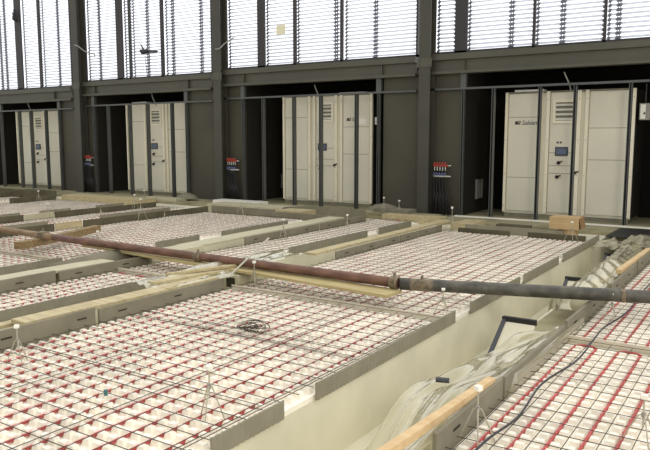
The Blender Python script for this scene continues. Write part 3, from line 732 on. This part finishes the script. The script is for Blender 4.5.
# ---------------------------------------------------------------- wire tripod markers
def tripod(x, y, h, r, label, z0=0.0, rz=0):
    root = tag(empty('wire_tripod', (x, y, z0), rz), label, 'level marker', 'wire tripod level markers')
    for k in range(3):
        a = 2 * math.pi * k / 3 + .4
        MB().tube([(math.cos(a) * r, math.sin(a) * r, 0), (math.cos(a) * r * .2, math.sin(a) * r * .2, h * .62), (0, 0, h * .66)], .0038, 5).build('leg', M['tripod'], root)
    MB().tube([(0, 0, h * .45), (0, 0, h * .93)], .0045, 6).build('stem', M['tripod'], root)
    MB().box(-.016, .016, -.016, .016, h * .93, h).build('cap', M['white'], root)
    MB().tube([(0, 0, h * .60), (0, 0, h * .68)], .011, 8).build('clip', M['galv'], root)
TRI = [(-2.62, 2.80, .33, .085, 'wire tripod marker on the foreground field near its front right corner'),
 (-4.42, 2.78, .30, .09, 'wire tripod marker on the foreground field near its left front edge'),
 (-2.47, 5.72, .26, .09, 'wire tripod marker just behind the joint strip, before the dark tube'),
 (-4.58, 5.62, .32, .07, 'wire tripod marker standing before the yellow plank near the foam block'),
 (-4.60, 10.95, .46, .13, 'tall wire tripod marker at the far left corner of the foreground field'),
 (-2.62, 10.95, .34, .14, 'wire tripod marker below the cardboard box'),
 (-1.22, 3.30, .34, .12, 'wire tripod marker on the right field beside the orange batten'),
 (-.50, 3.75, .30, .12, 'wire tripod marker at the right edge of the picture foreground'),
 (-1.15, 6.35, .26, .07, 'wire tripod marker on the right field before the dark tube'),
 (-8.10, 6.42, .30, .10, 'wire tripod marker by the tan and rusty tube joint'),
 (-10.30, 9.20, .46, .14, 'pale wire tripod marker standing before the third cabinet on the wide field'),
 (-6.45, 8.65, .36, .08, 'wire tripod marker at the first narrow field behind the rusty tube'),
 (-5.95, 9.75, .36, .08, 'thin wire tripod marker farther along the first narrow field'),
 (-6.75, 12.5, .42, .10, 'wire tripod marker left of the rightmost column foot'),
 (-6.45, 12.6, .36, .08, 'wire tripod marker at the foot of the rightmost column'),
 (-9.3, 11.0, .34, .12, 'wire tripod marker at the far end of the wide field under the second cabinet'),
 (-12.4, 11.2, .42, .12, 'wire tripod marker by the foot of the second column from the left'),
 (-12.0, 8.35, .36, .12, 'wire tripod marker among the far left boards'),
 (-11.6, 10.2, .42, .12, 'wire tripod marker on the narrow distant field'),
 (-15.0, 10.2, .36, .12, 'wire tripod marker on the far left wide field')]
for (x, y, h, r, lab) in TRI: tripod(x, y, h, r, lab, z0=.0, rz=x * 3)

# ---------------------------------------------------------------- cable, coil, small bits
cable('floor_cable', [(-1.18, 2.7, .056), (-1.17, 3.3, .058), (-1.13, 3.7, .058), (-1.17, 4.3, .057), (-1.10, 4.9, .058), (-1.10, 5.45, .082), (-1.12, 5.9, .06), (-1.06, 6.6, .058), (-1.08, 8, .058), (-1.0, 10.5, .058)], .007, 'cable', 'black cable snaking along the wire mesh of the right field')
cc = tag(empty('wire_coil', (-3.50, 4.25, .058)), 'tangled coil of dark tie wire lying on the foreground field', 'wire coil')
for k in range(9):
    pts = []; rr = .055 + .022 * (k % 4); ph0 = k * .7
    for i in range(29):
        a = 2 * math.pi * i / 28; pts.append((math.cos(a + ph0) * rr * 1.15 + .02 * math.sin(k), math.sin(a + ph0) * rr + .02 * math.cos(k * 2), .012 + .007 * k * .6 + .012 * math.sin(a * 2 + k)))
    MB().tube(pts, .0028, 4).build('wire_turn', M['wire'], cc)
recentre(tag(MB().tube([(-3.34, 2.66, .05), (-3.34, 2.66, .085)], .012, 8).build('pipe_clip', mat('clip_teal', (60, 110, 112), .5)), 'tiny teal plastic clip standing on the foreground mesh at the left', 'clip'))
ts = MB().bar((-4.74, 5.38, .165), (-4.73, 6.07, .5), .022, .008).build('tie_strip', M['tripod'])
recentre(tag(ts, 'pale plastic tie strip leaning over the rusty tube and yellow plank', 'strip'))
